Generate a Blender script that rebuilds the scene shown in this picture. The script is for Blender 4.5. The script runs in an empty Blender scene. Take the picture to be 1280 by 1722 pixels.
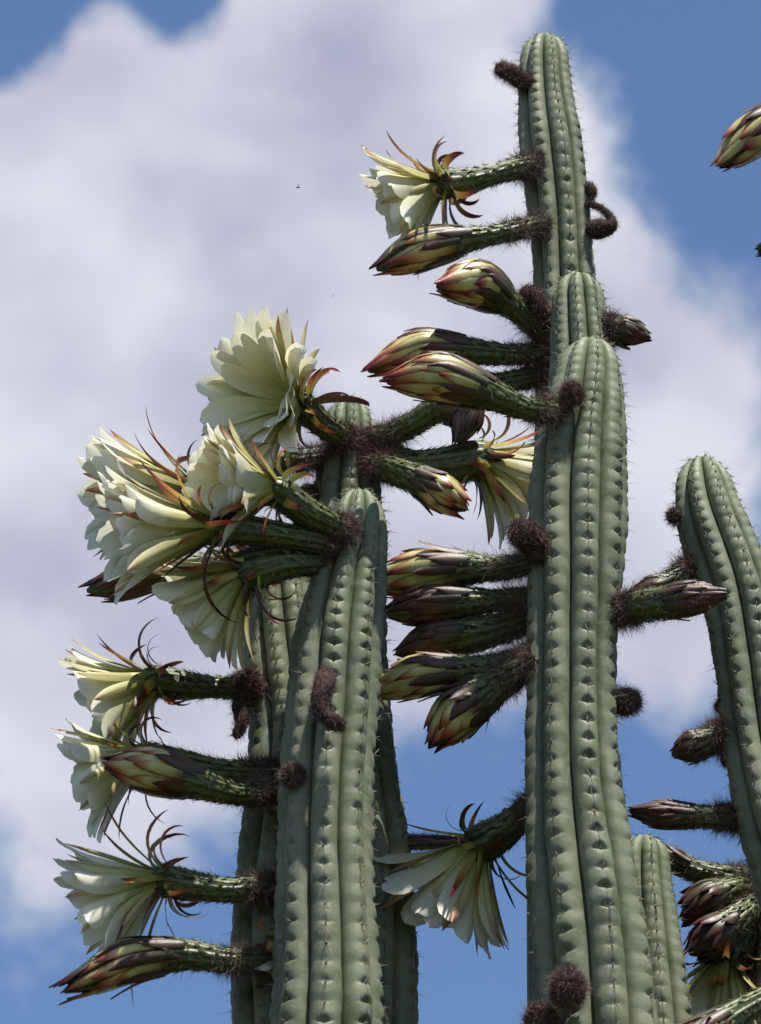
import bpy, math, random
import numpy as np
from mathutils import Vector

random.seed(7)
RNG = np.random.default_rng(7)
scene = bpy.context.scene
COL = scene.collection
R = math.radians

# ------------------------------------------------------------------ camera
PITCH = R(32.0)
CAM = np.array([0.0, 0.0, 1.6])
D0 = 5.2
DIST = D0 / math.cos(PITCH)
HALF_W = 0.544                                   # half picture width (m) at the plants
TANH = HALF_W / DIST
FPX = 640.0 / TANH                               # focal length in photo pixels
VIEW = np.array([0, math.cos(PITCH), math.sin(PITCH)])
UP = np.array([0, -math.sin(PITCH), math.cos(PITCH)])
RIGHT = np.array([1.0, 0, 0])
cd = bpy.data.cameras.new('camera')
cam = bpy.data.objects.new('camera', cd); COL.objects.link(cam)
cam.location = CAM
cam.rotation_euler = (math.pi / 2 + PITCH, 0, 0)
cd.sensor_fit = 'HORIZONTAL'; cd.sensor_width = 24.0
cd.lens = 12.0 / TANH
cd.clip_start = 0.05; cd.clip_end = 20000
cd.dof.use_dof = True; cd.dof.focus_distance = DIST - 0.08; cd.dof.aperture_fstop = 9.0
scene.camera = cam

# ------------------------------------------------------------------ light
SUN_EL = R(73.0)
SUN_X = 0.21
world = bpy.data.worlds.new('World'); scene.world = world; world.use_nodes = True
to_sun = Vector((SUN_X, -math.cos(SUN_EL), math.sin(SUN_EL))).normalized()
sl = bpy.data.lights.new('sun', 'SUN'); sl.energy = 5.0; sl.angle = R(0.53); sl.color = (1.0, 0.955, 0.88)
so = bpy.data.objects.new('sun', sl); COL.objects.link(so)
so.rotation_euler = to_sun.to_track_quat('Z', 'Y').to_euler(); so.location = (0, -3, 12)
vs = scene.view_settings
vs.view_transform = 'Standard'; vs.look = 'None'; vs.exposure = 0.62; vs.gamma = 1.0; vs.use_curve_mapping = False
WORLD_STRENGTH = 0.094

def pix_dir(px, py):
    d = VIEW * FPX + RIGHT * (px - 640) + UP * (861 - py)
    return d / np.linalg.norm(d)

def at(px, py, Y):
    """point of the upright plane y = Y that stands at this place of the picture"""
    d = pix_dir(px, py)
    return CAM + d * (Y / d[1])

def psc(P):
    """metres per photo pixel at a point"""
    return float(np.dot(np.asarray(P) - CAM, VIEW)) / FPX

# ------------------------------------------------------------------ node helpers
class NT:
    def __init__(s, tree): s.t = tree; s.n = tree.nodes; s.l = tree.links
    def node(s, typ, **kw):
        n = s.n.new(typ)
        for k, v in kw.items(): setattr(n, k, v)
        return n
    def put(s, sock, v):
        if v is None: return
        if isinstance(v, bpy.types.NodeSocket): s.l.new(v, sock)
        else: sock.default_value = v
    def math(s, op, a, b=None, c=None, clamp=False):
        n = s.node('ShaderNodeMath', operation=op); n.use_clamp = clamp
        s.put(n.inputs[0], a); s.put(n.inputs[1], b); s.put(n.inputs[2], c)
        return n.outputs[0]
    def vmath(s, op, a, b=None):
        n = s.node('ShaderNodeVectorMath', operation=op)
        s.put(n.inputs[0], a); s.put(n.inputs[1], b)
        return n.outputs['Value'] if op in ('DISTANCE', 'LENGTH', 'DOT_PRODUCT') else n.outputs[0]
    def rng(s, v, a, b, c=0.0, d=1.0, smooth=True):
        n = s.node('ShaderNodeMapRange', interpolation_type='SMOOTHSTEP' if smooth else 'LINEAR')
        s.put(n.inputs[0], v)
        for i, x in enumerate((a, b, c, d)): s.put(n.inputs[i + 1], x)
        return n.outputs[0]
    def mix(s, f, a, b, mode='MIX'):
        n = s.node('ShaderNodeMix', data_type='RGBA', blend_type=mode)
        s.put(n.inputs[0], f); s.put(n.inputs[6], a if not isinstance(a, tuple) else (*a[:3], 1)); s.put(n.inputs[7], b if not isinstance(b, tuple) else (*b[:3], 1))
        return n.outputs[2]
    def noise(s, vec, scale, detail=4, rough=.5, dist=0.0, col=False):
        n = s.node('ShaderNodeTexNoise'); s.put(n.inputs['Vector'], vec)
        n.inputs['Scale'].default_value = scale; n.inputs['Detail'].default_value = detail
        n.inputs['Roughness'].default_value = rough; n.inputs['Distortion'].default_value = dist
        return n.outputs['Color'] if col else n.outputs['Fac']
    def ramp(s, f, stops):
        n = s.node('ShaderNodeValToRGB'); s.put(n.inputs[0], f); e = n.color_ramp.elements
        while len(e) < len(stops): e.new(0.5)
        for el, (p, c) in zip(e, stops): el.position = p; el.color = (*c, 1)
        return n.outputs[0]

# ------------------------------------------------------------------ sky with clouds
def build_world():
    w = NT(world.node_tree); w.n.clear()
    out = w.node('ShaderNodeOutputWorld'); bg = w.node('ShaderNodeBackground')
    w.l.new(bg.outputs[0], out.inputs[0]); bg.inputs[1].default_value = WORLD_STRENGTH
    sky = w.node('ShaderNodeTexSky', sky_type='NISHITA')
    sky.sun_disc = False; sky.sun_elevation = SUN_EL; sky.sun_rotation = math.pi - math.asin(SUN_X)
    sky.altitude = 300; sky.air_density = 1.0; sky.dust_density = 0.0; sky.ozone_density = 5.5
    tc = w.node('ShaderNodeTexCoord'); d = tc.outputs['Generated']
    # ragged, billowing edges
    n1 = w.vmath('SUBTRACT', w.noise(d, 26, 3, .55, col=True), (.5, .5, .5))
    d2 = w.vmath('ADD', d, w.vmath('MULTIPLY', n1, (.030,) * 3))
    blobs = [(150, 380, 420, 1), (500, 230, 420, 1), (720, 200, 380, 1), (300, 780, 480, 1), (680, 700, 480, 1),
             (930, 480, 330, 1), (1060, 800, 340, 1), (1120, 1000, 260, .7), (130, 1130, 400, .9), (480, 1120, 330, .8), (830, 1050, 300, .8),
             (-250, 500, 560, 1), (-250, 1050, 480, 1), (620, -150, 380, 1), (150, 60, 230, .5), (1180, 620, 260, .45), (960, 220, 200, .6),
             (20, 1580, 200, .3), (200, 1330, 330, .55), (560, 1290, 260, .35), (1120, 1120, 200, .3),
             (-20, -20, 230, -.9), (310, -90, 190, -.7)]
    f = None
    def add(f, c, r, wt):
        dist = w.vmath('DISTANCE', d2, tuple(c))
        v = w.rng(dist, r, r * .15, 0, wt)
        return v if f is None else w.math('ADD', f, v)
    for (px, py, r, wt) in blobs: f = add(f, pix_dir(px, py), r / FPX, wt)
    # the same fair-weather clouds go on round the rest of the sky
    far = w.rng(w.vmath('DISTANCE', d, tuple(VIEW)), .24, .42)
    f = w.math('ADD', f, w.math('MULTIPLY', far, w.rng(w.noise(d2, 2.6, 3, .55), .55, .65)))
    fb = w.noise(d, 46, 4, .62)
    f = w.math('ADD', f, w.math('MULTIPLY', w.math('SUBTRACT', fb, .5), .95))
    mask = w.rng(f, .14, .80)
    body = w.noise(w.vmath('MULTIPLY', d, (1, 1, 1.5)), 11, 3, .5, .1)
    thick = w.rng(f, .9, 2.1)
    sh = w.math('ADD', w.rng(body, .36, .66, 0, .65, True), w.math('MULTIPLY', thick, .4))
    ccol = w.mix(sh, (.78, .79, .86), (.40, .415, .57))
    ccol = w.vmath('MULTIPLY', ccol, (1 / WORLD_STRENGTH / 2 ** vs.exposure,) * 3)
    w.l.new(w.mix(mask, sky.outputs[0], ccol), bg.inputs[0])
build_world()

# ------------------------------------------------------------------ materials
MATS = {}
def newmat(name):
    m = bpy.data.materials.new(name); m.use_nodes = True; m.node_tree.nodes.clear()
    t = NT(m.node_tree); out = t.node('ShaderNodeOutputMaterial')
    MATS[name] = m
    return m, t, out
def principled(t, out, col, rough=.5, spec=.5, normal=None, **kw):
    p = t.node('ShaderNodeBsdfPrincipled')
    t.put(p.inputs['Base Color'], (*col, 1) if isinstance(col, tuple) else col)
    t.put(p.inputs['Roughness'], rough); p.inputs['Specular IOR Level'].default_value = spec
    if normal is not None: t.l.new(normal, p.inputs['Normal'])
    for k, v in kw.items(): t.put(p.inputs[k], v)
    if out is not None: t.l.new(p.outputs[0], out.inputs[0])
    return p
def bump(t, h, strength, dist):
    b = t.node('ShaderNodeBump'); b.inputs['Strength'].default_value = strength; b.inputs['Distance'].default_value = dist
    t.l.new(h, b.inputs['Height']); return b.outputs[0]
def uvxy(t):
    u = t.node('ShaderNodeUVMap'); s = t.node('ShaderNodeSeparateXYZ'); t.l.new(u.outputs[0], s.inputs[0])
    return s.outputs[0], s.outputs[1]

def mat_stem():
    m, t, out = newmat('cactus_skin')
    tc = t.node('ShaderNodeTexCoord'); o = tc.outputs['Object']
    inf = t.node('ShaderNodeObjectInfo')
    o = t.vmath('ADD', o, t.vmath('MULTIPLY', inf.outputs['Location'], (3, 3, 3)))
    u, v = uvxy(t)                                   # u: across a rib 0..1 (crest .5), v: age (m below the tip)
    a = t.noise(o, 9, 5, .6); b = t.noise(o, 60, 5, .65); c = t.noise(o, 400, 3, .6)
    col = t.mix(t.rng(a, .36, .64), (.096, .115, .062), (.172, .186, .116))
    young = t.rng(v, .16, 0.0)
    col = t.mix(t.math('MULTIPLY', young, .55), col, (.165, .215, .11))
    col = t.mix(t.rng(b, .45, .66, 0, .6), col, (.215, .225, .180))          # bloom of wax
    streak = t.noise(t.vmath('MULTIPLY', o, (1, 1, .06)), 170, 3, .6)
    col = t.mix(t.rng(streak, .56, .72, 0, .35), col, (.10, .125, .075))
    fold = t.noise(t.vmath('MULTIPLY', o, (.5, .5, 3)), 26, 3, .6)             # faint yearly rings
    col = t.mix(t.rng(fold, .55, .7, 0, .28), col, (.205, .205, .115))
    line = t.math('MULTIPLY', t.rng(t.math('ABSOLUTE', t.math('SUBTRACT', u, .5)), .035, .012), t.rng(t.noise(o, 22, 2), .48, .58))
    col = t.mix(t.math('MULTIPLY', line, t.rng(v, .04, .2, 0, .6)), col, (.05, .045, .03))
    scuff = t.math('MULTIPLY', t.rng(t.noise(o, 130, 5, .7), .60, .70), t.rng(t.noise(o, 14, 2), .45, .6))
    col = t.mix(t.math('MULTIPLY', scuff, .45), col, (.27, .27, .22))
    # corky scars: mostly old, mostly along the crests
    crest = t.rng(t.math('ABSOLUTE', t.math('SUBTRACT', u, .5)), .30, .0)
    sc = t.noise(o, 75, 6, .7); sc2 = t.noise(o, 7, 2, .5)
    scar = t.math('MULTIPLY', t.rng(t.math('ADD', sc, t.math('MULTIPLY', crest, .11)), .63, .70), t.rng(sc2, .45, .58))
    scar = t.math('MULTIPLY', scar, t.rng(v, .1, .5))
    col = t.mix(t.math('MULTIPLY', scar, .75), col, (.21, .18, .135))
    spk = t.rng(t.noise(o, 260, 2, .5), .70, .76)
    col = t.mix(t.math('MULTIPLY', spk, .5), col, (.07, .06, .04))
    h = t.math('ADD', t.math('MULTIPLY', b, .5), t.math('ADD', t.math('MULTIPLY', c, .12), t.math('ADD', t.math('MULTIPLY', scar, .5), t.math('MULTIPLY', streak, .25))))
    principled(t, out, col, t.rng(b, .3, .7, .5, .68), .28, bump(t, h, .5, .0022))
mat_stem()

def mat_tepal(name, stops, edge=None, edge_w=(.55, .95), transl=.35, rough=.45, vein=.25, stripe=None, jitter=.12):
    m, t, out = newmat(name)
    u, v = uvxy(t)
    inf = t.node('ShaderNodeObjectInfo'); rnd = inf.outputs['Random']
    u2 = t.math('ADD', u, t.math('MULTIPLY', t.math('SUBTRACT', rnd, .5), jitter * 2))
    col = t.ramp(u2, stops)
    vv = t.math('ABSOLUTE', t.math('SUBTRACT', t.math('MULTIPLY', v, 2), 1))
    if stripe:
        col = t.mix(t.math('MULTIPLY', t.rng(vv, .42, .05), .75), col, stripe)
    if edge:
        tc = t.node('ShaderNodeTexCoord')
        e = t.math('ADD', vv, t.math('MULTIPLY', t.math('SUBTRACT', t.noise(tc.outputs['Object'], 120, 2), .5), .5))
        col = t.mix(t.rng(e, edge_w[0], edge_w[1], 0, .85), col, edge)
    cb = t.node('ShaderNodeCombineXYZ'); t.put(cb.inputs[0], t.math('MULTIPLY', v, 26)); t.put(cb.inputs[1], t.math('MULTIPLY', u, 1.6)); t.put(cb.inputs[2], t.math('MULTIPLY', rnd, 40))
    ve = t.noise(cb.outputs[0], 1.0, 3, .6)
    col = t.mix(t.rng(ve, .35, .7, 0, vein), col, t.mix(1.0, col, (.72, .70, .52), 'MULTIPLY'))
    hs = t.node('ShaderNodeHueSaturation'); t.l.new(col, hs.inputs['Color'])
    t.put(hs.inputs['Value'], t.rng(rnd, 0, 1, .86, 1.06, False)); col = hs.outputs[0]
    nb = bump(t, ve, .35, .0008)
    p = principled(t, None, col, rough, .4, nb)
    tr = t.node('ShaderNodeBsdfTranslucent'); t.l.new(col, tr.inputs[0])
    mx = t.node('ShaderNodeMixShader'); mx.inputs[0].default_value = transl
    t.l.new(p.outputs[0], mx.inputs[1]); t.l.new(tr.outputs[0], mx.inputs[2]); t.l.new(mx.outputs[0], out.inputs[0])
    return m

WHITE = (.85, .83, .66)
mat_tepal('petal_white', [(0, (.38, .44, .07)), (.18, (.60, .60, .22)), (.48, (.78, .76, .48)), (.8, WHITE), (1, (.86, .85, .74))], transl=.34, jitter=.06)
mat_tepal('petal_outer', [(0, (.36, .38, .08)), (.3, (.60, .57, .24)), (.68, (.70, .64, .36)), (.9, (.50, .30, .17)), (1, (.25, .07, .05))], transl=.30, stripe=(.34, .31, .10))
mat_tepal('sepal_red', [(0, (.30, .31, .06)), (.34, (.46, .38, .10)), (.58, (.42, .18, .06)), (.8, (.22, .032, .022)), (1, (.09, .015, .018))], transl=.18, rough=.32)
mat_tepal('sepal_dark', [(0, (.11, .09, .03)), (.4, (.12, .05, .025)), (.8, (.085, .018, .016)), (1, (.04, .012, .012))], transl=.12, rough=.35)
mat_tepal('bud_tepal', [(0, (.12, .11, .04)), (.20, (.42, .37, .12)), (.60, (.62, .55, .24)), (.8, (.42, .17, .08)), (.94, (.22, .026, .024)), (1, (.10, .015, .018))],
          edge=(.20, .03, .026), edge_w=(.55, 1.0), transl=.10, rough=.26)
mat_tepal('bud_tepal_dark', [(0, (.035, .04, .014)), (.3, (.075, .06, .022)), (.6, (.095, .042, .022)), (1, (.06, .014, .014))],
          edge=(.05, .014, .013), edge_w=(.4, .9), transl=.05, rough=.42)

def mat_tube():
    m, t, out = newmat('flower_tube')
    tc = t.node('ShaderNodeTexCoord'); o = tc.outputs['Object']
    u, v = uvxy(t)                                    # u round the tube, v along it
    rid = t.math('ADD', t.math('MULTIPLY', t.math('SINE', t.math('MULTIPLY', u, 2 * math.pi * 11)), .5), .5)
    n = t.noise(o, 90, 4, .6)
    col = t.mix(t.rng(n, .3, .7), (.040, .062, .016), (.085, .115, .035))
    col = t.mix(t.math('MULTIPLY', t.rng(rid, .55, 1), .45), col, (.20, .23, .095))
    col = t.mix(t.rng(t.noise(o, 210, 3), .56, .66, 0, .6), col, (.075, .03, .022))
    h = t.math('ADD', t.math('MULTIPLY', rid, .6), t.math('MULTIPLY', n, .5))
    principled(t, out, col, .46, .4, bump(t, h, .9, .0035))
mat_tube()
def mat_simple(name, c1, c2, scale, rough, spec=.3, bscale=None, bs=.5, bd=.001):
    m, t, out = newmat(name)
    tc = t.node('ShaderNodeTexCoord'); o = tc.outputs['Object']
    n = t.noise(o, scale, 4, .6)
    nb = bump(t, t.noise(o, bscale or scale * 2, 4, .6), bs, bd)
    principled(t, out, t.mix(t.rng(n, .3, .7), c1, c2), rough, spec, nb)
mat_simple('bud_core', (.30, .26, .10), (.42, .37, .16), 60, .45)
mat_simple('dried_husk', (.020, .013, .010), (.060, .036, .026), 120, .8, .2, 300, .9, .003)
mat_simple('wool_body', (.030, .018, .014), (.075, .045, .038), 150, .85, .2, 300, .9, .002)
mat_simple('bract', (.045, .055, .018), (.15, .155, .06), 110, .42)
mat_simple('stamen', (.70, .70, .38), (.62, .60, .20), 200, .6)
mat_simple('areole_felt', (.10, .075, .05), (.26, .22, .165), 300, .9, .2)
mat_simple('insect_black', (.012, .010, .008), (.03, .022, .015), 500, .4)
def mat_wool():
    m, t, out = newmat('wool_hair')
    u, v = uvxy(t)
    col = t.ramp(v, [(0, (.05, .031, .027)), (.5, (.135, .08, .07)), (1, (.32, .22, .195))])
    principled(t, out, col, .7, .25)
    m, t, out = newmat('spine')
    u, v = uvxy(t)
    col = t.ramp(v, [(0, (.07, .05, .033)), (.35, (.30, .26, .19)), (.75, (.38, .34, .26)), (1, (.09, .06, .04))])
    principled(t, out, col, .5, .3)
    m, t, out = newmat('insect_wing')
    p = principled(t, out, (.5, .48, .42), .25, .5); p.inputs['Alpha'].default_value = .55
mat_wool()
def mat_ground():
    m, t, out = newmat('dry_soil')
    tc = t.node('ShaderNodeTexCoord'); o = tc.outputs['Object']
    n = t.noise(o, .35, 6, .6); n2 = t.noise(o, 9, 6, .7); n3 = t.noise(o, 60, 4, .6)
    col = t.mix(t.rng(n, .35, .65), (.030, .042, .014), (.055, .050, .028))
    col = t.mix(t.rng(n2, .45, .7, 0, .45), col, (.085, .075, .045))
    principled(t, out, col, .9, .2, bump(t, t.math('ADD', n2, t.math('MULTIPLY', n3, .3)), .8, .05))
mat_ground()

# ------------------------------------------------------------------ object helpers
WPOS = {}
def link(o, parent, origin):
    COL.objects.link(o)
    if parent is not None:
        o.parent = parent; o.location = Vector(origin) - Vector(WPOS[parent.name])
    else: o.location = Vector(origin)
    WPOS[o.name] = tuple(origin)
    return o
def empty(name, origin):
    o = bpy.data.objects.new(name, None); o.empty_display_size = .1
    return link(o, None, origin)
def mk(name, verts, faces, mat, parent=None, origin=None, uv=None, smooth=True, kind=None):
    verts = np.asarray(verts, dtype=float)
    if origin is None: origin = verts[0]
    me = bpy.data.meshes.new(name)
    me.from_pydata((verts - np.asarray(origin)).tolist(), [], faces if isinstance(faces, list) else faces.tolist())
    if uv is not None:
        li = np.empty(len(me.loops), dtype=np.int32); me.loops.foreach_get('vertex_index', li)
        me.uv_layers.new(name='UVMap').data.foreach_set('uv', np.asarray(uv, dtype=np.float32)[li].ravel())
    if smooth: me.polygons.foreach_set('use_smooth', np.ones(len(me.polygons), dtype=bool))
    me.materials.append(MATS[mat]); me.update()
    o = bpy.data.objects.new(name, me)
    if kind: o['kind'] = kind
    return link(o, parent, origin)
def tag(o, label, cat, group=None):
    o['label'] = label; o['category'] = cat
    if group: o['group'] = group
def unit(v): v = np.asarray(v, float); return v / (np.linalg.norm(v, axis=-1, keepdims=True) + 1e-12)
def gridfaces(nr, nc, wrap):
    i, j = np.meshgrid(np.arange(nr - 1), np.arange(nc if wrap else nc - 1), indexing='ij')
    a = i * nc + j; b = i * nc + (j + 1) % nc; c = (i + 1) * nc + (j + 1) % nc; d = (i + 1) * nc + j
    return np.stack([a, b, c, d], -1).reshape(-1, 4)
def gsmooth(a, sig):
    if sig < .5: return a
    n = int(3 * sig); k = np.exp(-.5 * (np.arange(-n, n + 1) / sig) ** 2); k /= k.sum()
    a = np.atleast_2d(a.T).T
    lo = 2 * a[0] - a[1:n + 1][::-1]; hi = 2 * a[-1] - a[-n - 1:-1][::-1]
    p = np.vstack([lo, a, hi])
    return np.stack([np.convolve(p[:, c], k, 'valid') for c in range(a.shape[1])], 1)

class Sweep:
    """a smooth path with radii; surf(s, phi) is a point of the skin, s in 0..1"""
    def __init__(self, pts, rad, sm=.06, n=240):
        pts = np.asarray(pts, float); rad = np.asarray(rad, float)
        cl = np.r_[0, np.cumsum(np.linalg.norm(np.diff(pts, axis=0), axis=1))]
        self.L = cl[-1]; g = np.linspace(0, cl[-1], n)
        P = np.stack([np.interp(g, cl, pts[:, k]) for k in range(3)], 1)
        P = gsmooth(P, sm * n); rr = gsmooth(np.interp(g, cl, rad)[:, None], sm * n * .7)[:, 0]
        self.s = g / cl[-1]; self.P = P; self.r = np.maximum(rr, 1e-5); self.knots = cl / cl[-1]
        T = unit(np.gradient(P, axis=0)); N = np.zeros_like(T)
        a = np.array([0, -1., 0]) if abs(T[0, 1]) < .9 else np.array([1., 0, 0])
        N[0] = unit(a - T[0] * a.dot(T[0]))
        for i in range(1, n):
            v = N[i - 1] - T[i] * N[i - 1].dot(T[i]); N[i] = v / np.linalg.norm(v)
        self.T, self.N, self.B = T, N, np.cross(T, N)
    def ev(self, A, s): return np.stack([np.interp(s, self.s, A[:, k]) for k in range(3)], -1)
    def rad(self, s): return np.interp(s, self.s, self.r)
    def normal(self, s, phi):
        N, B = self.ev(self.N, s), self.ev(self.B, s)
        return unit(np.cos(phi)[..., None] * N + np.sin(phi)[..., None] * B)
    def surf(self, s, phi, off=0.0, ra=None):
        r = (self.rad(s) if ra is None else ra) + off
        return self.ev(self.P, s) + self.normal(s, phi) * np.asarray(r)[..., None]
    def mesh(self, rows, nc, ridges=0, amp=0.0, s0=0.0, s1=1.0):
        s = np.linspace(s0, s1, rows); ph = np.linspace(0, 2 * math.pi, nc, endpoint=False)
        S, PH = np.meshgrid(s, ph, indexing='ij')
        rr = self.rad(S) * (1 + amp * np.cos(ridges * PH + 9 * S))
        V = self.surf(S, PH, ra=rr).reshape(-1, 3)
        F = gridfaces(rows, nc, True).tolist()
        F.append(list(range(nc))[::-1]); F.append(list(range((rows - 1) * nc, rows * nc)))
        uv = np.stack([PH / (2 * math.pi), S], -1).reshape(-1, 2)
        return V, F, uv

def strands(roots, dirs, length, width, curl, seed, grav=0.0):
    """fine tapering ribbons in one mesh"""
    g = np.random.default_rng(seed); n = len(roots)
    length = np.asarray(length) * g.uniform(.5, 1.25, n)
    d = unit(dirs); c1 = g.normal(0, 1, (n, 3)) * curl; c1[:, 2] -= grav
    side = unit(np.cross(d, g.normal(0, 1, (n, 3))))
    p0 = roots; p1 = p0 + d * (length * .5)[:, None] + c1 * (length * .18)[:, None]
    p2 = p0 + d * (length * .92)[:, None] + c1 * (length * .6)[:, None]
    w = (width * g.uniform(.7, 1.3, n))[:, None]
    V = np.stack([p0 - side * w, p0 + side * w, p1 - side * w * .7, p1 + side * w * .7, p2], 1).reshape(-1, 3)
    b = np.arange(n)[:, None] * 5
    F = np.concatenate([b + np.array([[0, 1, 3, 2]])], 0).tolist() + (b + np.array([[2, 3, 4]])).tolist()
    uv = np.tile(np.array([[0, 0], [1, 0], [0, .5], [1, .5], [.5, 1]]), (n, 1))
    return V, F, uv

# ------------------------------------------------------------------ ground
gr = 3000.0
gx = np.array([-gr, -300, -60, -12, -4, 0, 4, 12, 60, 300, gr])
GX, GY = np.meshgrid(gx, gx, indexing='ij')
gv = np.stack([GX, GY, np.zeros_like(GX)], -1).reshape(-1, 3)
g = mk('ground', gv, gridfaces(len(gx), len(gx), False)[:, ::-1], 'dry_soil', origin=(0, 0, 0)); g['kind'] = 'structure'

# ------------------------------------------------------------------ cactus columns
COLS = {}
def column(key, label, Y, ctrl, top, dome, n=8, phase=10, low=2080, clump=None, seed=1, notch=.15, group=None):
    """ctrl: (x, y, half width) of the column in photo pixels, standing in the upright plane y = Y"""
    g = np.random.default_rng(seed)
    P = [at(x, y, Y) for x, y, h in ctrl]; Rr = [h * psc(p) for (x, y, h), p in zip(ctrl, P)]
    apex = at(top[0], top[1], Y)
    P = [apex] + P; Rr = [Rr[0]] + Rr
    zlow = at(640, low, Y)[2]
    b = P[-1].copy(); xc, yc = clump
    base = np.array([b[0] + (b[0] - xc) * .9, Y + (Y - yc) * .9, 0.0])
    rb = Rr[-1]
    for f, rf in ((.25, 1.0), (.6, 1.05), (1.0, 1.2)):
        P.append(b + (base - b) * f + np.array([0.0, 0, 0])); Rr.append(rb * rf)
    P = np.array(P); Rr = np.array(Rr)
    cl = np.r_[0, np.cumsum(np.linalg.norm(np.diff(P, axis=0), axis=1))]
    L = cl[-1]; ng = int(L / .004); gs = np.linspace(0, L, ng)
    A = gsmooth(np.stack([np.interp(gs, cl, P[:, k]) for k in range(3)], 1), 6.5)
    rr = gsmooth(np.interp(gs, cl, Rr)[:, None], 6)[:, 0]
    T = unit(np.gradient(A, axis=0))
    Xr = unit(np.array([1., 0, 0]) - T * T[:, :1]); Fr = np.cross(T, Xr)          # front: towards -y
    Fr *= -np.sign(Fr[:, 1:2])
    dl = dome * psc(apex) / math.cos(PITCH)
    dlen = np.clip(gs / dl, 0, 1); rr = rr * np.sqrt(np.maximum(1 - (1 - dlen) ** 2.3, 0))
    # areole levels
    sp = np.interp(gs, [0, .05, .4], [.011, .0155, .0285]); Nn = np.r_[0, np.cumsum(np.diff(gs) / sp[:-1])]
    s_low = float(np.interp(-zlow, -A[:, 2], gs))
    nlow = int(np.interp(s_low, gs, Nn))
    offs = np.array([-.5, -.40, -.30, -.20, -.10, -.01, .045, .09, .20, .36])
    lev = np.concatenate([k + .5 + offs for k in range(nlow)])
    rows_n = np.r_[lev, np.linspace(nlow, Nn[-1], 30)]
    t = np.array([-1, -.955, -.87, -.73, -.56, -.40, -.26, -.12, 0, .12, .26, .40, .56, .73, .87, .955])     # -1 = the groove
    nc_r = len(t); nc = n * nc_r
    rib = np.repeat(np.arange(n), nc_r); tt = np.tile(t, n)
    th = 2 * math.pi / n * (rib + tt / 2) + R(phase)
    shift = g.uniform(-.3, .3, n)
    wa, wb = g.uniform(0, 6, 2)
    def wander(q): return (.085 * np.sin(q * 5.0 + wa) + .035 * np.sin(q * 14 + wb)) * np.clip(q / .15, 0, 1)
    sh = shift[rib] * (1 - np.abs(tt)) + .5 * (shift[rib] + np.where(tt < 0, shift[rib - 1], shift[(rib + 1) % n])) * np.abs(tt)
    NR = rows_n[:, None] + sh[None, :] * np.clip(rows_n[:, None] / 4, 0, 1) * (rows_n[:, None] < nlow)
    S = np.interp(NR, Nn, gs)
    ax = np.stack([np.interp(S, gs, A[:, k]) for k in range(3)], -1)
    xr = np.stack([np.interp(S, gs, Xr[:, k]) for k in range(3)], -1); fr = np.stack([np.interp(S, gs, Fr[:, k]) for k in range(3)], -1)
    r = np.interp(S, gs, rr)
    at_ = np.abs(tt)
    prof = 1 - .175 * at_ ** 1.7 - .06 * at_ ** 5 - .12 * at_ ** 14
    # notch above every areole: a small diamond cut, deeper on some stretches
    ds = (rows_n - np.floor(rows_n) - .5); ds[len(lev):] = 9
    var = .30 + .95 * np.clip(.5 + .55 * np.sin(S * 8 + g.uniform(0, 6) + rib[None] * 1.3) + .25 * np.sin(S * 23 + rib[None] * 2.2), 0, 1)
    var = var * np.clip(S / .28, .22, 1) * np.interp(S, [.5, 1.2], [1, .72])
    pick = g.random((nlow + 1, n)) ** 1.3                                           # every areole its own depth
    kk = np.clip(np.floor(rows_n).astype(int), 0, nlow)
    var = var * (.30 + .95 * pick[kk][:, rib])
    dia = np.clip(1 - np.where(ds < 0, -ds / .40, ds / .13)[:, None] - at_[None] / .42, 0, 1)
    swell = .007 * np.cos(2 * math.pi * np.clip(ds, -.5, .5))[:, None] * (1 - at_[None] ** 2) * (np.abs(ds) < 1)[:, None]
    irr = 1 + .012 * np.sin(S * 31 + rib[None] * 2.1) + .010 * np.sin(S * 83 + rib[None] * 4.0)
    rad = r * (prof[None] * irr - notch * var * dia - swell * np.clip(S / .05, 0, 1))
    TH = th[None] + wander(S)
    V = ax + xr * (np.sin(TH) * rad)[..., None] + fr * (np.cos(TH) * rad)[..., None]
    # the ribs meet in a slightly sunken tip
    nr = len(rows_n); Vf = V.reshape(-1, 3)
    F = gridfaces(nr, nc, True)[:, ::-1].tolist(); F.append(list(range(nc)))
    U = np.broadcast_to(tt[None] * .5 + .5, S.shape)
    uv = np.stack([U, S], -1).reshape(-1, 2)
    root = empty('cactus', base); tag(root, label, 'cactus', group)
    stem = mk('stem', Vf, F, 'cactus_skin', root, base, uv)
    # areoles and spines
    k = np.arange(0, nlow); ar, dirs, tang, ups = [], [], [], []
    for j in range(n):
        nn = k + .5 + .03 + shift[j] * np.clip((k + .5) / 4, 0, 1); s = np.interp(nn, Nn, gs)
        thj = (2 * math.pi / n * j + R(phase) + wander(s))[:, None]
        x = np.stack([np.interp(s, gs, Xr[:, q]) for q in range(3)], -1); f = np.stack([np.interp(s, gs, Fr[:, q]) for q in range(3)], -1)
        a = np.stack([np.interp(s, gs, A[:, q]) for q in range(3)], -1); rad_ = np.interp(s, gs, rr)
        v = var[np.clip((k * 10 + 5), 0, nr - 1), j * nc_r + nc_r // 2]
        dd = x * np.sin(thj) + f * np.cos(thj)
        ar.append(a + dd * (rad_ * (1 - notch * v * .55 - .012))[:, None]); dirs.append(dd)
        tang.append(x * np.cos(thj) - f * np.sin(thj)); ups.append(np.stack([-np.interp(s, gs, T[:, q]) for q in range(3)], -1))
    ar = np.concatenate(ar); dirs = np.concatenate(dirs); tang = np.concatenate(tang); ups = np.concatenate(ups)
    m = len(ar)
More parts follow.
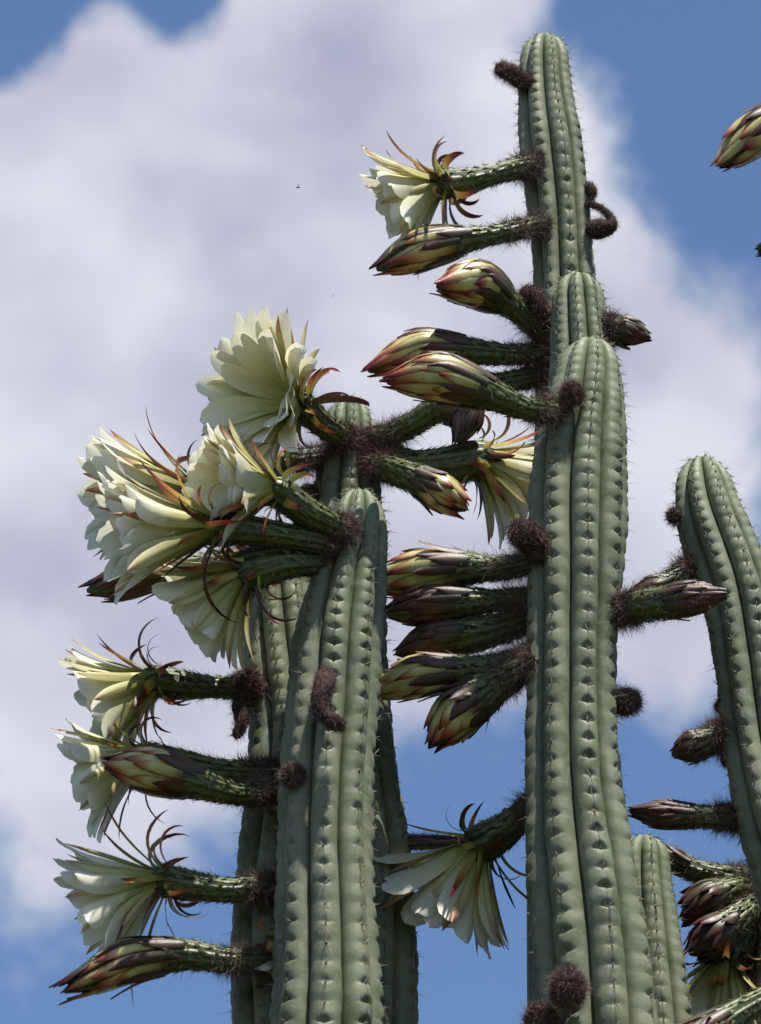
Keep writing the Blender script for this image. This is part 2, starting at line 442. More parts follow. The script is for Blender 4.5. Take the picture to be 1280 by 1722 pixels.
    # felt pads
    cs = np.array([(math.cos(q), math.sin(q)) for q in np.linspace(0, 2 * math.pi, 6, endpoint=False)])
    sz = g.uniform(.0020, .0034, m)[:, None, None]
    ring = ar[:, None] + (tang[:, None] * cs[None, :, :1] + ups[:, None] * cs[None, :, 1:] * 1.25) * sz - dirs[:, None] * .001
    PV = np.concatenate([ring, (ar + dirs * .0024)[:, None]], 1).reshape(-1, 3)
    PF = np.concatenate([np.arange(m)[:, None] * 7 + np.array([[q, (q + 1) % 6, 6]]) for q in range(6)], 0)
    o = mk('areoles', PV, PF, 'areole_felt', stem, base); o['kind'] = 'stuff'
    rt, dr, ln = [], [], []
    for q in range(6):
        keep = g.random(m) < .72
        a, b2 = g.normal(0, .62, m), g.normal(-.1, .6, m)
        if q == 0: a *= .3; b2 = b2 * .4 - .3
        rt.append(ar[keep]); dr.append(unit(dirs + tang * a[:, None] + ups * b2[:, None])[keep])
        ln.append((g.uniform(.006, .014, m) if q else g.uniform(.012, .026, m))[keep])
    rt, dr, ln = np.concatenate(rt), np.concatenate(dr), np.concatenate(ln)
    sd = unit(np.cross(dr, g.normal(0, 1, dr.shape))); s2 = np.cross(dr, sd); w = .00055
    V3 = np.stack([rt + sd * w, rt - sd * w * .5 + s2 * w * .87, rt - sd * w * .5 - s2 * w * .87, rt + dr * ln[:, None]], 1).reshape(-1, 3)
    b3 = np.arange(len(rt))[:, None] * 4
    F3 = np.concatenate([b3 + np.array([[0, 1, 3]]), b3 + np.array([[1, 2, 3]]), b3 + np.array([[2, 0, 3]])], 0)
    uv3 = np.tile(np.array([[0, 0], [0, 0], [0, 0], [0, 1.]]), (len(rt), 1))
    mk('spines', V3, F3, 'spine', stem, base, uv3, kind='stuff')
    COLS[key] = dict(root=root, Y=Y, base=base)
    return root

CR = (at(985, 1722, 5.2)[0], 5.20); CL = (at(545, 1722, 5.12)[0], 5.12); CS = (at(1400, 1722, 5.3)[0], 5.3)
column('R3', 'stout cactus column with woolly knobs low on its front, crowded with buds on one flank', 5.05,
       [(993, 600, 50), (991, 640, 59), (985, 700, 70), (977, 760, 80), (973, 850, 86), (969, 950, 83), (965, 1020, 80), (961, 1100, 79), (961, 1170, 79.5),
        (962, 1250, 82), (966, 1330, 86), (970, 1390, 91), (982, 1500, 100), (994, 1600, 104), (1009, 1722, 103), (1030, 1900, 104)], (993, 572), 62, 8, 13, clump=CR, seed=3)
column('R2', 'cactus column showing only its rounded tip between the tallest column and the stout one', 5.21,
       [(973, 510, 44), (975, 540, 48), (976, 600, 52), (975, 800, 60), (962, 1200, 62), (955, 1722, 62)], (972, 464), 46, 8, -10, low=1000, clump=CR, seed=5)
column('R1', 'tallest cactus column, an open flower and long buds sticking out near its tip', 5.36,
       [(916, 100, 43), (917, 150, 47), (920, 200, 53), (927, 250, 57), (933, 300, 57), (940, 350, 55), (945, 400, 54), (949, 450, 53), (952, 500, 55), (959, 600, 58),
        (960, 700, 63), (960, 900, 70), (958, 1200, 74), (960, 1722, 76)], (917, 61), 60, 8, 15, low=1150, clump=CR, seed=2)
column('R4', 'short young cactus column growing against the foot of the stout one, without any buds', 5.185,
       [(1085, 1440, 42), (1085, 1500, 50), (1092, 1600, 59), (1105, 1722, 66), (1120, 1900, 68)], (1086, 1407), 46, 7, 10, clump=CR, seed=8)
column('L3', 'ribbed cactus column with a curled brown bud hanging down its front', 5.0,
       [(604, 850, 42), (605, 880, 48), (597, 930, 56), (584, 985, 67), (567, 1081, 78), (559, 1177, 78), (550, 1290, 80), (546, 1432, 82), (549, 1589, 88), (550, 1722, 98), (552, 1900, 100)],
       (604, 826), 55, 8, -4, clump=CL, seed=4)
column('L2', 'cactus column with a flower stalk on each side just below its rounded tip', 5.225,
       [(588, 700, 38), (588, 730, 43), (586, 780, 51), (583, 830, 59), (582, 900, 66), (583, 1000, 68), (584, 1100, 70), (587, 1190, 72), (597, 1300, 75), (612, 1400, 78),
        (622, 1500, 80), (624, 1600, 82), (621, 1722, 85), (620, 1900, 87)], (588, 671), 50, 8, 12, clump=CL, seed=6)
column('L1', 'scarred cactus column carrying a row of open white flowers and buds down its outer side', 5.125,
       [(462, 940, 54), (466, 1000, 60), (470, 1060, 65), (479, 1150, 67), (486, 1243, 68), (478, 1369, 71), (464, 1495, 75), (462, 1600, 78), (466, 1722, 80), (468, 1900, 82)],
       (460, 900), 50, 8, -14, clump=CL, seed=9)
column('S1', 'leaning cactus column with a bare rounded tip and small woolly buds down its shaded flank', 5.16,
       [(1182, 790, 46), (1184, 830, 53), (1193, 870, 60), (1203, 900, 63), (1223, 950, 65), (1242, 1000, 66), (1254, 1050, 67), (1271, 1150, 68), (1282, 1250, 69),
        (1296, 1330, 71), (1312, 1400, 72), (1338, 1480, 73), (1420, 1722, 75), (1450, 1900, 76)], (1179, 771), 66, 8, 18, clump=CS, seed=10)
column('S2', 'pale cactus column behind the leaning one, dark bud cluster and flower at its side', 5.45,
       [(1312, 1460, 54), (1318, 1500, 66), (1322, 1600, 72), (1322, 1722, 75), (1325, 1900, 76)], (1310, 1412), 55, 8, 5, clump=CS, seed=12)
column('S3', 'cactus column standing apart, one striped bud reaching out from it near the top', 5.3,
       [(1440, 60, 48), (1440, 200, 56), (1445, 420, 60), (1450, 800, 64), (1470, 1300, 68), (1540, 1722, 72)], (1440, 0), 60, 8, 5, low=700, clump=CS, seed=13)

# ------------------------------------------------------------------ flowers and buds
def wtab(kind, u):
    if kind == 'petal': return np.interp(u, [0, .2, .45, .65, .80, .90, .96, 1], [.36, .52, .84, 1.0, .98, .80, .52, .05])
    if kind == 'outer': return np.interp(u, [0, .25, .5, .75, .9, 1], [.55, .8, 1.0, .82, .45, .03])
    if kind == 'bud': return np.interp(u, [0, .2, .5, .75, .9, 1], [.8, .98, 1.0, .72, .36, .03])
    return np.interp(u, [0, .3, .6, .85, 1], [1.0, 1.0, .8, .42, .03])

def petal(parent, name, mat, base, axis, rad, L, W, a0, bend, cup, shape, twist=0., droop=0., nu=7, nv=4, pw=1.0, wave=0.):
    u = np.linspace(0, 1, nu + 1) if nv < 4 else np.array([0, .2, .4, .58, .73, .85, .94, 1.0]); al = a0 + bend * ((u[:-1] + u[1:]) / 2) ** pw
    st = (np.cos(al)[:, None] * axis + np.sin(al)[:, None] * rad) * (L * np.diff(u))[:, None]
    pos = base + np.vstack([[0, 0, 0], np.cumsum(st, 0)]); pos[:, 2] -= droop * L * u ** 2
    tg = unit(np.gradient(pos, axis=0)); side = np.cross(axis, rad)
    nrm = unit(np.cross(side[None], tg)); nrm *= np.sign((nrm @ rad) + 1e-9)[:, None] if bend < 1.2 else 1
    tw = twist * u
    sd = side[None] * np.cos(tw)[:, None] + nrm * np.sin(tw)[:, None]; nm = nrm * np.cos(tw)[:, None] - side[None] * np.sin(tw)[:, None]
    v = np.linspace(-1, 1, nv + 1); w = wtab(shape, u) * W * .5
    V = pos[:, None] + sd[:, None] * (v[None, :, None] * w[:, None, None]) - nm[:, None] * (cup * (v[None, :, None] ** 2) * w[:, None, None])
    if wave:
        ph = RNG.uniform(0, 6)
        V = V + nm[:, None] * (wave * W * np.sin(u * 7 + ph)[:, None, None] * v[None, :, None])
    uv = np.stack(np.meshgrid(u, v * .5 + .5, indexing='ij'), -1).reshape(-1, 2)
    return mk(name, V.reshape(-1, 3), gridfaces(nu + 1, nv + 1, False), mat, parent, base, uv)

def path3(colkey, pts):
    Y = COLS[colkey]['Y']
    return [at(p[0], p[1], Y + p[2]) for p in pts]

def wool(parent, sw, origin, n, s0, s1, length, width=.00027, seed=0, dens_pow=1.0, curl=.95, fwd=.35):
    g = np.random.default_rng(seed + 100)
    s = s0 + (s1 - s0) * g.random(n) ** dens_pow; ph = g.uniform(0, 2 * math.pi, n)
    rt = sw.surf(s, ph, -.0006); nm = sw.normal(s, ph) + sw.ev(sw.T, s) * g.normal(fwd, .5, n)[:, None] + g.normal(0, .35, (n, 3))
    V, F, uv = strands(rt, nm, np.full(n, length), width, curl, seed, .25)
    mk('wool', V, F, 'wool_hair', parent, origin, uv, kind='stuff')

def bracts(parent, sw, origin, n, s0, s1, size, seed):
    """small pointed scales running up the tube, in one mesh"""
    g = np.random.default_rng(seed + 500); V, F, uv = [], [], []
    for i in range(n):
        s = s0 + (s1 - s0) * (i + .5) / n; ph = i * 2.39996 + g.normal(0, .1)
        ln = size / sw.L * g.uniform(.8, 1.5); wd = size * .27 / max(sw.rad(s), .004)
        ss = np.array([s, s + ln * .55, s + ln * .55, s + ln * 1.15]); pp = np.array([ph, ph - wd, ph + wd, ph])
        of = np.array([-.001, .0004, .0004, .0028 + g.uniform(0, .002)])
        q = sw.surf(np.clip(ss, 0, .999), pp, of); mid = sw.surf(np.array([min(s + ln * .55, .999)]), np.array([ph]), .0017)
        b = len(V); V.extend(q); V.extend(mid)
        F += [[b, b + 1, b + 4], [b, b + 4, b + 2], [b + 1, b + 3, b + 4], [b + 4, b + 3, b + 2]]
    o = mk('bracts', V, F, 'bract', parent, origin, kind='stuff', smooth=True)

def camdir(dx, dy, tw):
    return unit(RIGHT * dx - UP * dy - VIEW * tw)

def bud(colkey, tube, rt, centre, hr, tip, tone='cream', seed=0, ntep=30, woolly=0.0, label=None, splay=0.0, tr=None, name='flower_bud'):
    """tube: [(x, y, depth)], rt radii (px); centre/tip: of the head (x, y, depth)"""
    g = np.random.default_rng(seed)
    P = path3(colkey, tube + [centre, tip]); sc = psc(P[0])
    c, tp, te = P[-2], P[-1], P[-3]
    a = te + (c - te) * .45; b2 = c + (tp - c) * .5
    pts = P[:-2] + [a, c, b2, tp]
    rad = [x * 1.2 * sc for x in rt[:-1]] + [rt[-1] * 1.08 * sc] + [hr * .88 * sc, hr * sc, hr * .74 * sc, hr * .10 * sc]
    sw = Sweep(pts, rad, .045)
    hs = sw.knots[len(tube) - 1]; he = sw.knots[len(tube)]
    root = COLS[colkey]['root']
    V, F, uv = sw.mesh(44, 26, 9, .035)
    o = mk(name, V, F, 'flower_tube', root, P[0], uv)
    if label: o['label'] = label
    org = P[0]
    mat = 'bud_tepal' if tone == 'cream' else 'bud_tepal_dark'
    h0 = hs + (he - hs) * .15
    for i in range(ntep):
        f = i / (ntep - 1)
        # outer, short, low scales last; inner long ones reach the tip
        s0 = h0 + (1 - h0) * (.36 * f ** .9) + g.normal(0, .014); ln = (1 - h0) * (.44 + .30 * f) * g.uniform(.8, 1.2)
        s1 = min(s0 + ln, 1.0)
        ph = i * 2.39996 + g.normal(0, .12)
        nu, nv = 6, 4; u = np.linspace(0, 1, nu + 1); v = np.linspace(-1, 1, nv + 1)
        s = s0 + (s1 - s0) * u
        W = hr * sc * g.uniform(.24, .36) * (1.0 if f > .3 else .8)
        w = wtab('bud', u) * W
        rr = np.maximum(sw.rad(s), hr * sc * .16)
        base_off = .0006 + .0030 * (1 - f) * (1 if f < .9 else .6)
        off = base_off + (.0012 + (g.uniform(.0, .004) + splay * g.uniform(.2, 1) * .02) * (1 if g.random() < .6 else .3)) * u ** 2.2
        PH = ph + v[None, :] * np.minimum(w / rr, 1.35)[:, None]
        S = np.broadcast_to(s[:, None], PH.shape)
        OFF = off[:, None] - .0016 * v[None, :] ** 2
        VV = sw.surf(S, PH, ra=rr[:, None] + OFF)
        if s1 >= 1: VV = VV + sw.T[-1] * (np.maximum(s0 + ln - 1, 0) * sw.L * .5) * (u ** 2)[:, None, None]
        uv = np.stack(np.meshgrid(u, v * .5 + .5, indexing='ij'), -1).reshape(-1, 2)
        mm = mat
        if f < .28 and tone == 'cream': mm = 'bud_tepal_dark'
        mk('tepal', VV.reshape(-1, 3), gridfaces(nu + 1, nv + 1, False), mm, o, VV[0, nv // 2], uv)
    # a few loose lower scales stand off
    for i in range(5):
        ph = g.uniform(0, 6.28); s = hs + (he - hs) * g.uniform(-.05, .5)
        n_ = sw.normal(np.array([s]), np.array([ph]))[0]; ax = sw.ev(sw.T, np.array([s]))[0]; ax = unit(ax - n_ * ax.dot(n_))
        petal(o, 'scale', 'sepal_dark', sw.surf(np.array([s]), np.array([ph]), -.001)[0], ax, n_, hr * sc * g.uniform(.6, 1.0), hr * sc * .2, g.uniform(.1, .5), g.uniform(-.2, .7), .3, 'sepal', nu=5, nv=2)
    bracts(o, sw, org, 90, .12, hs + (he - hs) * .75, 15 * sc, seed)
    L_ = sw.L / sc
    wool(o, sw, org, int(2600 * (1 + woolly)), 0, .30, .014, seed=seed, dens_pow=1.5)
    wool(o, sw, org, int(650 + 1200 * woolly), .2, min(hs + (he - hs) * .6 + .3 * woolly, .98), .0085, .00026, seed=seed + 1)
    return o

def flower(colkey, tube, rt, axis, plen=120, seed=0, spread=.62, nin=22, nout=14, nsep=20, open_=0.0, curl=1.0, thr=None, droop=.0, stam=True, label=None, pw=42, shade=False):
    g = np.random.default_rng(seed)
    P = path3(colkey, tube); sc = psc(P[0]); ax = camdir(*axis)
    pts = P + [P[-1] + ax * 14 * sc]
    rad = [x * 1.25 * sc for x in rt[:-1]] + [rt[-1] * 1.05 * sc] + [rt[-1] * .80 * sc]
    sw = Sweep(pts, rad, .05)
    root = COLS[colkey]['root']; org = P[0]
    V, F, uv = sw.mesh(40, 26, 10, .04, 0, .985)
    o = mk('flower', V, F, 'flower_tube', root, org, uv)
    if label: o['label'] = label
    thc = sw.P[-1]; r0 = sw.r[-1]
    a = np.array([0, 0, 1.]) if abs(ax[2]) < .9 else np.array([1., 0, 0])
    e1 = unit(np.cross(ax, a)); e2 = np.cross(ax, e1)
    def rd(p): return math.cos(p) * e1 + math.sin(p) * e2
    PX = sc
    # white inner petals in three whorls
    for i in range(nin):
        k = i % 3; p = i * 2.39996 + g.normal(0, .1); d = rd(p)
        low = max(0, -d[2])
        petal(o, 'petal', 'petal_white', thc + d * r0 * (.62 + .12 * k) - ax * PX * 4 * k, ax, d, plen * PX * g.uniform(.86, 1.06) * (.9 + .06 * k), pw * PX * g.uniform(.85, 1.2),
              spread * (.80 + .13 * k) + g.normal(0, .05) + open_ * .3, .10 + .16 * k + open_ + g.normal(0, .10), g.uniform(.2, .6), 'petal', g.normal(0, .15), droop * (.5 + low) + g.uniform(-.02, .03), wave=.05, pw=2.0)
    for i in range(nout):
        p = i * 2 * math.pi / nout + g.normal(0, .14); d = rd(p)
        petal(o, 'outer_petal', 'petal_outer', thc + d * r0 * .95 - ax * PX * 8, ax, d, plen * PX * g.uniform(.82, 1.08), pw * .52 * PX * g.uniform(.8, 1.25),
              spread * 1.12 + g.normal(0, .10) + open_ * .3, .25 + open_ + g.normal(0, .22), g.uniform(.2, .5), 'outer', g.normal(0, .3), droop + g.uniform(-.03, .05), pw=1.6)
    # narrow sepals that bend back and curl
    for i in range(nsep):
        p = i * 2.39996 + g.normal(0, .2); d = rd(p); f = i / nsep
        Ls = plen * PX * (g.uniform(.55, .95) if f < .6 else g.uniform(.35, .6)); back = f * 26 * PX
        bend = curl * (g.uniform(.1, 1.0) if f < .45 else g.uniform(1.2, 3.2))
        petal(o, 'sepal', 'sepal_red' if g.random() < .72 else 'sepal_dark', thc + d * (r0 * 1.0 + f * rt[-1] * .12 * PX) - ax * (10 * PX + back), ax, d, Ls, PX * g.uniform(10, 18),
              spread * 1.3 + .35 * f + g.normal(0, .18), bend, g.uniform(.2, .7), 'sepal', g.normal(0, .5), droop * .3, nu=10, nv=2, pw=1.3)
    # short scales hugging the throat
    for i in range(10):
        p = i * 2.39996 + g.normal(0, .3); d = rd(p)
        s = np.array([g.uniform(.80, .96)]); ph = np.array([g.uniform(0, 6.28)])
        n_ = sw.normal(s, ph)[0]; t_ = sw.ev(sw.T, s)[0]; t_ = unit(t_ - n_ * t_.dot(n_))
        petal(o, 'scale', 'sepal_dark', sw.surf(s, ph, -.001)[0], t_, n_, PX * g.uniform(18, 34), PX * g.uniform(8, 12), g.uniform(.15, .7), g.uniform(-.3, 1.4), .4, 'sepal', nu=6, nv=2)
    if stam:
        n = 150; p = g.uniform(0, 6.28, n); q = g.uniform(.2, .9, n)
        dd = (np.cos(p)[:, None] * e1 + np.sin(p)[:, None] * e2)
        V, F, uv = strands(thc + dd * (q * r0 * .8)[:, None] - ax * .004, ax + dd * (q * spread * .75)[:, None], np.full(n, plen * PX * .52), .00055, .35, seed)
        mk('stamens', V, F, 'stamen', o, org, uv, kind='stuff')
    bracts(o, sw, org, 90, .12, .93, 15 * sc, seed)
    wool(o, sw, org, 2600, 0, .28, .014, seed=seed, dens_pow=1.5)
    wool(o, sw, org, 650, .2, .9, .0085, .00026, seed=seed + 1)
    return o

def knob(colkey, pts, rad, seed=0, hair=900, hl=.009, mat='wool_body', name='woolly_bud', label=None):
    P = path3(colkey, pts); sc = psc(P[0]); sw = Sweep(P, [x * sc for x in rad], .05, 160)
    # round the end off
    e = np.clip((1 - sw.s) * sw.L / (rad[-1] * sc), 0, 1); sw.r = sw.r * np.sqrt(np.maximum(1 - (1 - e) ** 2, .01))
    V, F, uv = sw.mesh(22, 18, 7, .06)
    g = np.random.default_rng(seed); V = V + g.normal(0, .0006, V.shape)
    o = mk(name, V, F, mat, COLS[colkey]['root'], P[0], uv)
    if label: o['label'] = label
    wool(o, sw, P[0], int(hair * 2.8), 0, 1.0, hl * .92, seed=seed, fwd=.5)
    return o

# -------- column R1, the tallest
flower('R1', [(905, 278, -.03), (868, 283, -.06), (835, 292, -.07), (790, 305, -.08), (742, 310, -.085)], [15, 15, 13, 17, 25], (-1, .42, .12), 128, 21, .62, droop=.08)
bud('R1', [(915, 376, -.04), (880, 384, -.07), (840, 393, -.085), (790, 402, -.09)], [14, 14, 13, 19], (705, 420, -.095), 35, (634, 453, -.10), seed=22)
bud('R1', [(945, 588, -.06), (925, 572, -.075), (888, 540, -.10), (855, 510, -.12)], [15, 15, 14, 20], (800, 474, -.15), 41, (736, 482, -.19), seed=23)
knob('R1', [(935, 570, -.07), (908, 530, -.10), (882, 482, -.12)], [21, 21, 18], 24, 1300)
bud('R1', [(940, 588, -.05), (905, 594, -.075), (860, 597, -.09), (800, 592, -.10)], [15, 14, 14, 20], (705, 588, -.105), 36, (620, 624, -.11), seed=25)
bud('R1', [(940, 625, -.05), (905, 632, -.06), (860, 642, -.07), (835, 648, -.07)], [14, 14, 15, 18], (785, 655, -.075), 32, (735, 676, -.08), 'dark', seed=26)
knob('R1', [(888, 142, -.03), (862, 124, -.045), (833, 112, -.05)], [15, 15, 12], 27, 700)
knob('R1', [(985, 322, -.02), (1003, 322, -.02)], [15, 15], 28, 350, .006)
knob('R1', [(985, 342, -.03), (1010, 348, -.04), (1027, 364, -.04), (1031, 381, -.04), (1010, 386, -.035), (985, 384, -.03)], [5, 5, 6, 11, 17, 15], 29, 700, .007, 'dried_husk', 'dried_flower')
knob('R1', [(940, 655, -.06), (918, 642, -.075)], [17, 17], 30, 700)
# -------- column R2
bud('R2', [(1005, 552, -.0), (1020, 553, 0), (1030, 554, 0)], [14, 17, 21], (1052, 556, .0), 26, (1093, 567, .0), 'dark', seed=31, ntep=18, woolly=.3)
# -------- column R3, the stout one
bud('R3', [(950, 690, -.03), (920, 692, -.075), (880, 688, -.10), (835, 667, -.125)], [15, 15, 16, 22], (738, 632, -.14), 41, (651, 642, -.15), seed=32, ntep=34)
knob('R3', [(965, 668, -.055), (958, 655, -.085)], [17, 18], 33, 700)
knob('R3', [(915, 925, -.03), (890, 905, -.06), (860, 884, -.075)], [20, 24, 21], 34, 1500)
bud('R3', [(915, 940, -.02), (890, 948, -.01), (840, 957, .03), (795, 955, .045)], [16, 15, 16, 25], (705, 965, .055), 40, (628, 985, .06), seed=35, splay=.5)
bud('R3', [(910, 1005, .0), (885, 1006, .02), (840, 1010, .045), (795, 1012, .05)], [15, 15, 15, 22], (715, 1018, .06), 36, (646, 1032, .06), 'dark', seed=36)
bud('R3', [(910, 1035, .02), (880, 1046, .04), (840, 1058, .06), (795, 1068, .07)], [16, 18, 22, 29], (735, 1076, .08), 38, (666, 1100, .08), 'dark', seed=37)
bud('R3', [(905, 1100, .0), (875, 1112, .01), (830, 1125, .02), (780, 1130, .03)], [18, 18, 20, 24], (700, 1137, .03), 36, (622, 1168, .035), seed=38)
bud('R3', [(905, 1108, -.02), (875, 1125, -.01), (840, 1148, .01), (815, 1168, .02)], [18, 20, 24, 32], (768, 1200, .03), 42, (726, 1254, .035), 'cream', seed=39, splay=.4)
flower('R3', [(910, 1345, .02), (880, 1368, .05), (845, 1400, .08), (805, 1422, .105)], [16, 17, 24, 34], (-.62, 1, -.05), 175, 40, .64, droop=.02, stam=False, pw=54, nin=26, label='open flower hanging downward in shade between the columns')
bud('R3', [(1020, 1030, -.0), (1050, 1024, -.02), (1085, 1018, -.04), (1110, 1014, -.05)], [18, 20, 23, 25], (1150, 1008, -.06), 29, (1221, 999, -.07), 'dark', seed=41, woolly=1.0)
knob('R3', [(1030, 1180, 0), (1050, 1180, -.01), (1078, 1178, -.01)], [20, 21, 18], 42, 1000)
knob('R3', [(955, 1672, -.075), (955, 1660, -.105), (958, 1650, -.13)], [25, 27, 25], 43, 1900, .009)
knob('R3', [(925, 1722, -.05), (905, 1712, -.06), (893, 1706, -.07)], [24, 25, 22], 44, 1200, .009)
# -------- column L2
flower('L2', [(590, 742, -.03), (570, 732, -.06), (540, 712, -.09), (505, 680, -.12)], [16, 16, 17, 24], (-.85, -.20, .74), 165, 50, .70, 34, 14, 18, open_=.22, label='wide open white flower facing outward above the others', pw=48)
flower('L2', [(555, 768, -.02), (520, 772, -.03), (460, 780, -.06), (390, 800, -.085), (322, 826, -.09)], [15, 15, 14, 18, 27], (-1, .02, .30), 185, 51, .42, 28, 14, 18, pw=46)
bud('L2', [(615, 742, -.03), (645, 736, -.05), (690, 716, -.07), (735, 686, -.08)], [15, 15, 17, 20], (790, 690, -.085), 30, (770, 742, -.09), 'dark', seed=52)
flower('L2', [(620, 762, -.02), (645, 770, -.03), (700, 784, -.04), (760, 782, -.04), (808, 772, -.035)], [18, 19, 20, 26, 33], (1, .62, -.25), 128, 53, .55, 20, 14, 20, droop=.05, stam=False)
bud('L2', [(622, 775, -.03), (648, 786, -.06), (680, 798, -.08), (702, 806, -.085)], [17, 18, 20, 23], (742, 828, -.09), 31, (784, 858, -.09), seed=54, splay=.5)
knob('L2', [(665, 1420, -.01), (690, 1416, -.01), (740, 1416, 0), (790, 1420, 0)], [13, 13, 12, 12], 55, 700, .007, 'flower_tube', 'flower_bud')
knob('L2', [(535, 835, -.02), (512, 838, -.02), (495, 828, -.02)], [22, 23, 16], 56, 500, .006, 'dried_husk', 'dried_flower')
# -------- column L3
flower('L3', [(585, 895, -.04), (560, 884, -.07), (515, 862, -.10), (462, 822, -.12)], [17, 17, 20, 26], (-1, -.02, .42), 145, 60, .54, 32, 12, 18, open_=.1, pw=48)
flower('L3', [(575, 915, -.02), (540, 910, -.06), (480, 900, -.09), (420, 892, -.11), (355, 888, -.13)], [16, 17, 16, 20, 28], (-1, .04, .28), 190, 61, .35, 30, 14, 20, pw=48)
flower('L3', [(560, 945, .0), (520, 945, -.04), (470, 946, -.06), (410, 962, -.07)], [18, 18, 24, 36], (-.85, .70, -.12), 150, 62, .58, 24, 14, 20, stam=False, droop=.02, pw=48)
flower('L3', [(500, 1582, .03), (482, 1580, .035), (466, 1578, .035)], [14, 16, 18], (-.45, 1, .1), 62, 63, .5, 8, 6, 7, stam=False)
knob('L3', [(548, 1138, -.06), (547, 1146, -.09), (539, 1166, -.098), (534, 1186, -.098), (546, 1206, -.098), (568, 1216, -.095), (578, 1228, -.092)], [16, 17, 15, 12, 12, 14, 9], 64, 1000, .006)
knob('L3', [(500, 1305, -.04), (485, 1305, -.065)], [18, 19], 65, 800, .007)
# -------- column L1
bud('L1', [(470, 935, -.04), (430, 938, -.05), (370, 945, -.05), (310, 956, -.05)], [15, 14, 15, 20], (215, 975, -.05), 31, (146, 994, -.05), 'dark', seed=70, splay=.3)
flower('L1', [(445, 1160, -.02), (405, 1156, -.04), (360, 1156, -.05), (310, 1153, -.055), (256, 1145, -.06)], [17, 16, 14, 20, 26], (-1, .42, .10), 145, 71, .60, 24, 14, 22, droop=.06)
flower('L1', [(460, 1298, -.05), (420, 1298, -.07), (370, 1296, -.075), (300, 1284, -.08), (240, 1274, -.08)], [17, 16, 15, 20, 27], (-1, .30, .10), 140, 72, .58, 24, 14, 20, droop=.06)
bud('L1', [(470, 1330, -.06), (440, 1334, -.10), (390, 1336, -.13), (335, 1318, -.145)], [17, 16, 15, 24], (258, 1296, -.155), 40, (178, 1284, -.165), seed=73, ntep=34)
flower('L1', [(460, 1490, -.07), (425, 1494, -.085), (380, 1498, -.095), (320, 1490, -.10), (272, 1480, -.10)], [17, 17, 16, 21, 27], (-1, .42, .12), 178, 74, .58, 26, 14, 22, droop=.05, pw=44)
bud('L1', [(465, 1612, -.07), (430, 1616, -.095), (380, 1616, -.105), (310, 1604, -.11)], [17, 17, 17, 24], (215, 1616, -.115), 36, (108, 1668, -.12), seed=75, splay=.4)
knob('L1', [(425, 1160, -.04), (412, 1140, -.06), (408, 1128, -.065)], [18, 19, 16], 76, 900)
knob('L1', [(415, 1170, -.03), (404, 1190, -.05), (408, 1215, -.055), (396, 1242, -.055)], [17, 14, 11, 7], 77, 500, .007, 'dried_husk', 'dried_flower')
# -------- column S1
knob('S1', [(1150, 870, -.01), (1138, 868, -.015), (1122, 866, -.015)], [13, 13, 10], 80, 500, .008)
bud('S1', [(1185, 945, .0), (1165, 958, 0), (1145, 975, 0), (1130, 985, .0)], [18, 18, 20, 22], (1100, 994, .0), 25, (1050, 1016, .0), 'dark', seed=81, woolly=1.0, ntep=22)
knob('S1', [(1225, 1190, 0), (1212, 1186, 0), (1204, 1182, 0)], [13, 13, 11], 82, 400, .006)
bud('S1', [(1230, 1230, .0), (1215, 1236, 0), (1200, 1242, 0), (1190, 1248, .0)], [17, 17, 19, 22], (1165, 1256, .0), 26, (1130, 1268, .0), 'dark', seed=83, woolly=1.0, ntep=20)
knob('S1', [(1235, 1278, 0), (1222, 1276, 0), (1213, 1274, 0)], [13, 13, 11], 84, 400, .006)
bud('S1', [(1265, 1376, .02), (1235, 1375, .02), (1205, 1374, .02), (1175, 1374, .02)], [18, 19, 16, 17], (1118, 1370, .02), 23, (1059, 1366, .02), 'dark', seed=85, woolly=.3)
bud('S1', [(1350, 1650, -.04), (1310, 1668, -.10), (1260, 1694, -.12), (1220, 1718, -.13)], [17, 17, 18, 24], (1150, 1772, -.14), 40, (1070, 1830, -.15), seed=86)
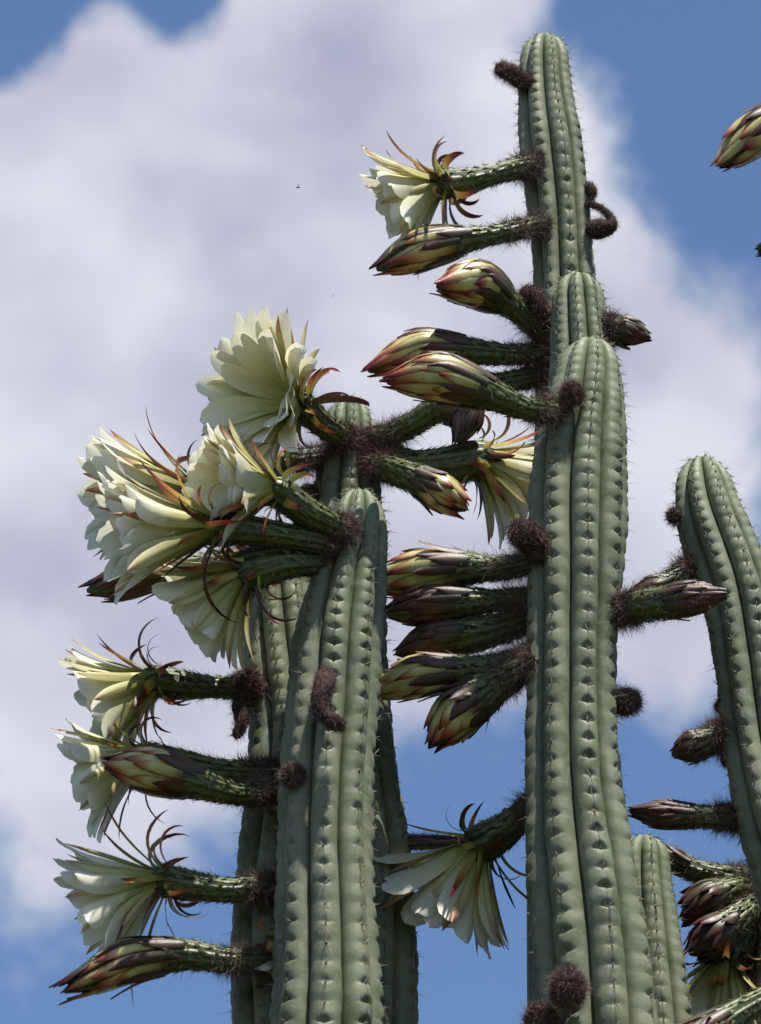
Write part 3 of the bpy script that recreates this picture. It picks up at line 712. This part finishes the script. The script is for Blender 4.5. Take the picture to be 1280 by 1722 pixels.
# -------- column S2
bud('S2', [(1275, 1484, -.02), (1245, 1480, -.04), (1200, 1474, -.05), (1165, 1464, -.05)], [18, 19, 17, 18], (1135, 1448, -.05), 20, (1095, 1420, -.05), seed=90, tone='dark', ntep=20)
bud('S2', [(1280, 1492, -.02), (1255, 1496, -.04), (1235, 1500, -.05), (1220, 1504, -.055)], [18, 19, 22, 25], (1190, 1516, -.06), 34, (1148, 1548, -.065), 'dark', seed=91, splay=.5)
bud('S2', [(1285, 1515, -.03), (1262, 1528, -.06), (1245, 1542, -.07), (1230, 1555, -.075)], [18, 19, 22, 25], (1200, 1575, -.08), 34, (1160, 1605, -.085), 'dark', seed=92, splay=.4)
flower('S2', [(1290, 1535, -.0), (1265, 1550, -.02), (1242, 1580, -.03), (1220, 1612, -.035)], [18, 19, 26, 38], (-.18, 1, .0), 135, 93, .55, 20, 14, 18, stam=False, pw=44)
# -------- column S3
bud('S3', [(1420, 160, -.03), (1385, 166, -.05), (1345, 176, -.06), (1315, 190, -.06)], [16, 16, 18, 24], (1268, 226, -.06), 37, (1207, 278, -.06), seed=95, splay=.3)
bud('S3', [(1425, 405, -.03), (1390, 408, -.05), (1360, 410, -.06), (1340, 412, -.06)], [14, 14, 16, 18], (1315, 415, -.06), 24, (1274, 421, -.06), 'dark', seed=96)

# ------------------------------------------------------------------ insects in the air
def insect(px, py, Y, size, label, yaw):
    c = at(px, py, Y); root = empty('flying_insect', c); tag(root, label, 'insect')
    cy, sy = math.cos(yaw), math.sin(yaw); X = np.array([cy, sy, .1]); Yv = np.array([-sy, cy, 0]); Z = np.array([0, 0, 1.])
    s = np.linspace(-1, 1, 13); rr = size * .17 * np.interp(s, [-1, -.5, -.15, 0, .35, .55, .62, .8, 1], [.1, .9, .55, .9, 1.05, .5, .45, .75, .1])
    ph = np.linspace(0, 2 * math.pi, 10, endpoint=False)
    V = np.array([c + X * (q * size * .5) + (Yv * math.cos(p) + Z * math.sin(p)) * r_ for q, r_ in zip(s, rr) for p in ph])
    F = gridfaces(13, 10, True).tolist() + [list(range(10))[::-1], list(range(120, 130))]
    mk('body', V, F, 'insect_black', root, c)
    for sg in (-1, 1):
        b = c + X * size * .12 + Z * size * .14
        W = [b, b + Yv * sg * size * .5 + X * size * .2 + Z * size * .2, b + Yv * sg * size * .72 - X * size * .05 + Z * size * .25, b + Yv * sg * size * .5 - X * size * .3 + Z * size * .16, b - X * size * .16]
        mk('wing', W, [[0, 1, 2], [0, 2, 3], [0, 3, 4]], 'insect_wing', root, b)
insect(501, 315, 5.1, .0068, 'dark winged insect flying in the open beyond the topmost open flower', .15)
insect(560, 498, 5.3, .0032, 'tiny speck of an insect hovering above the wide open outward-facing flower', .8)
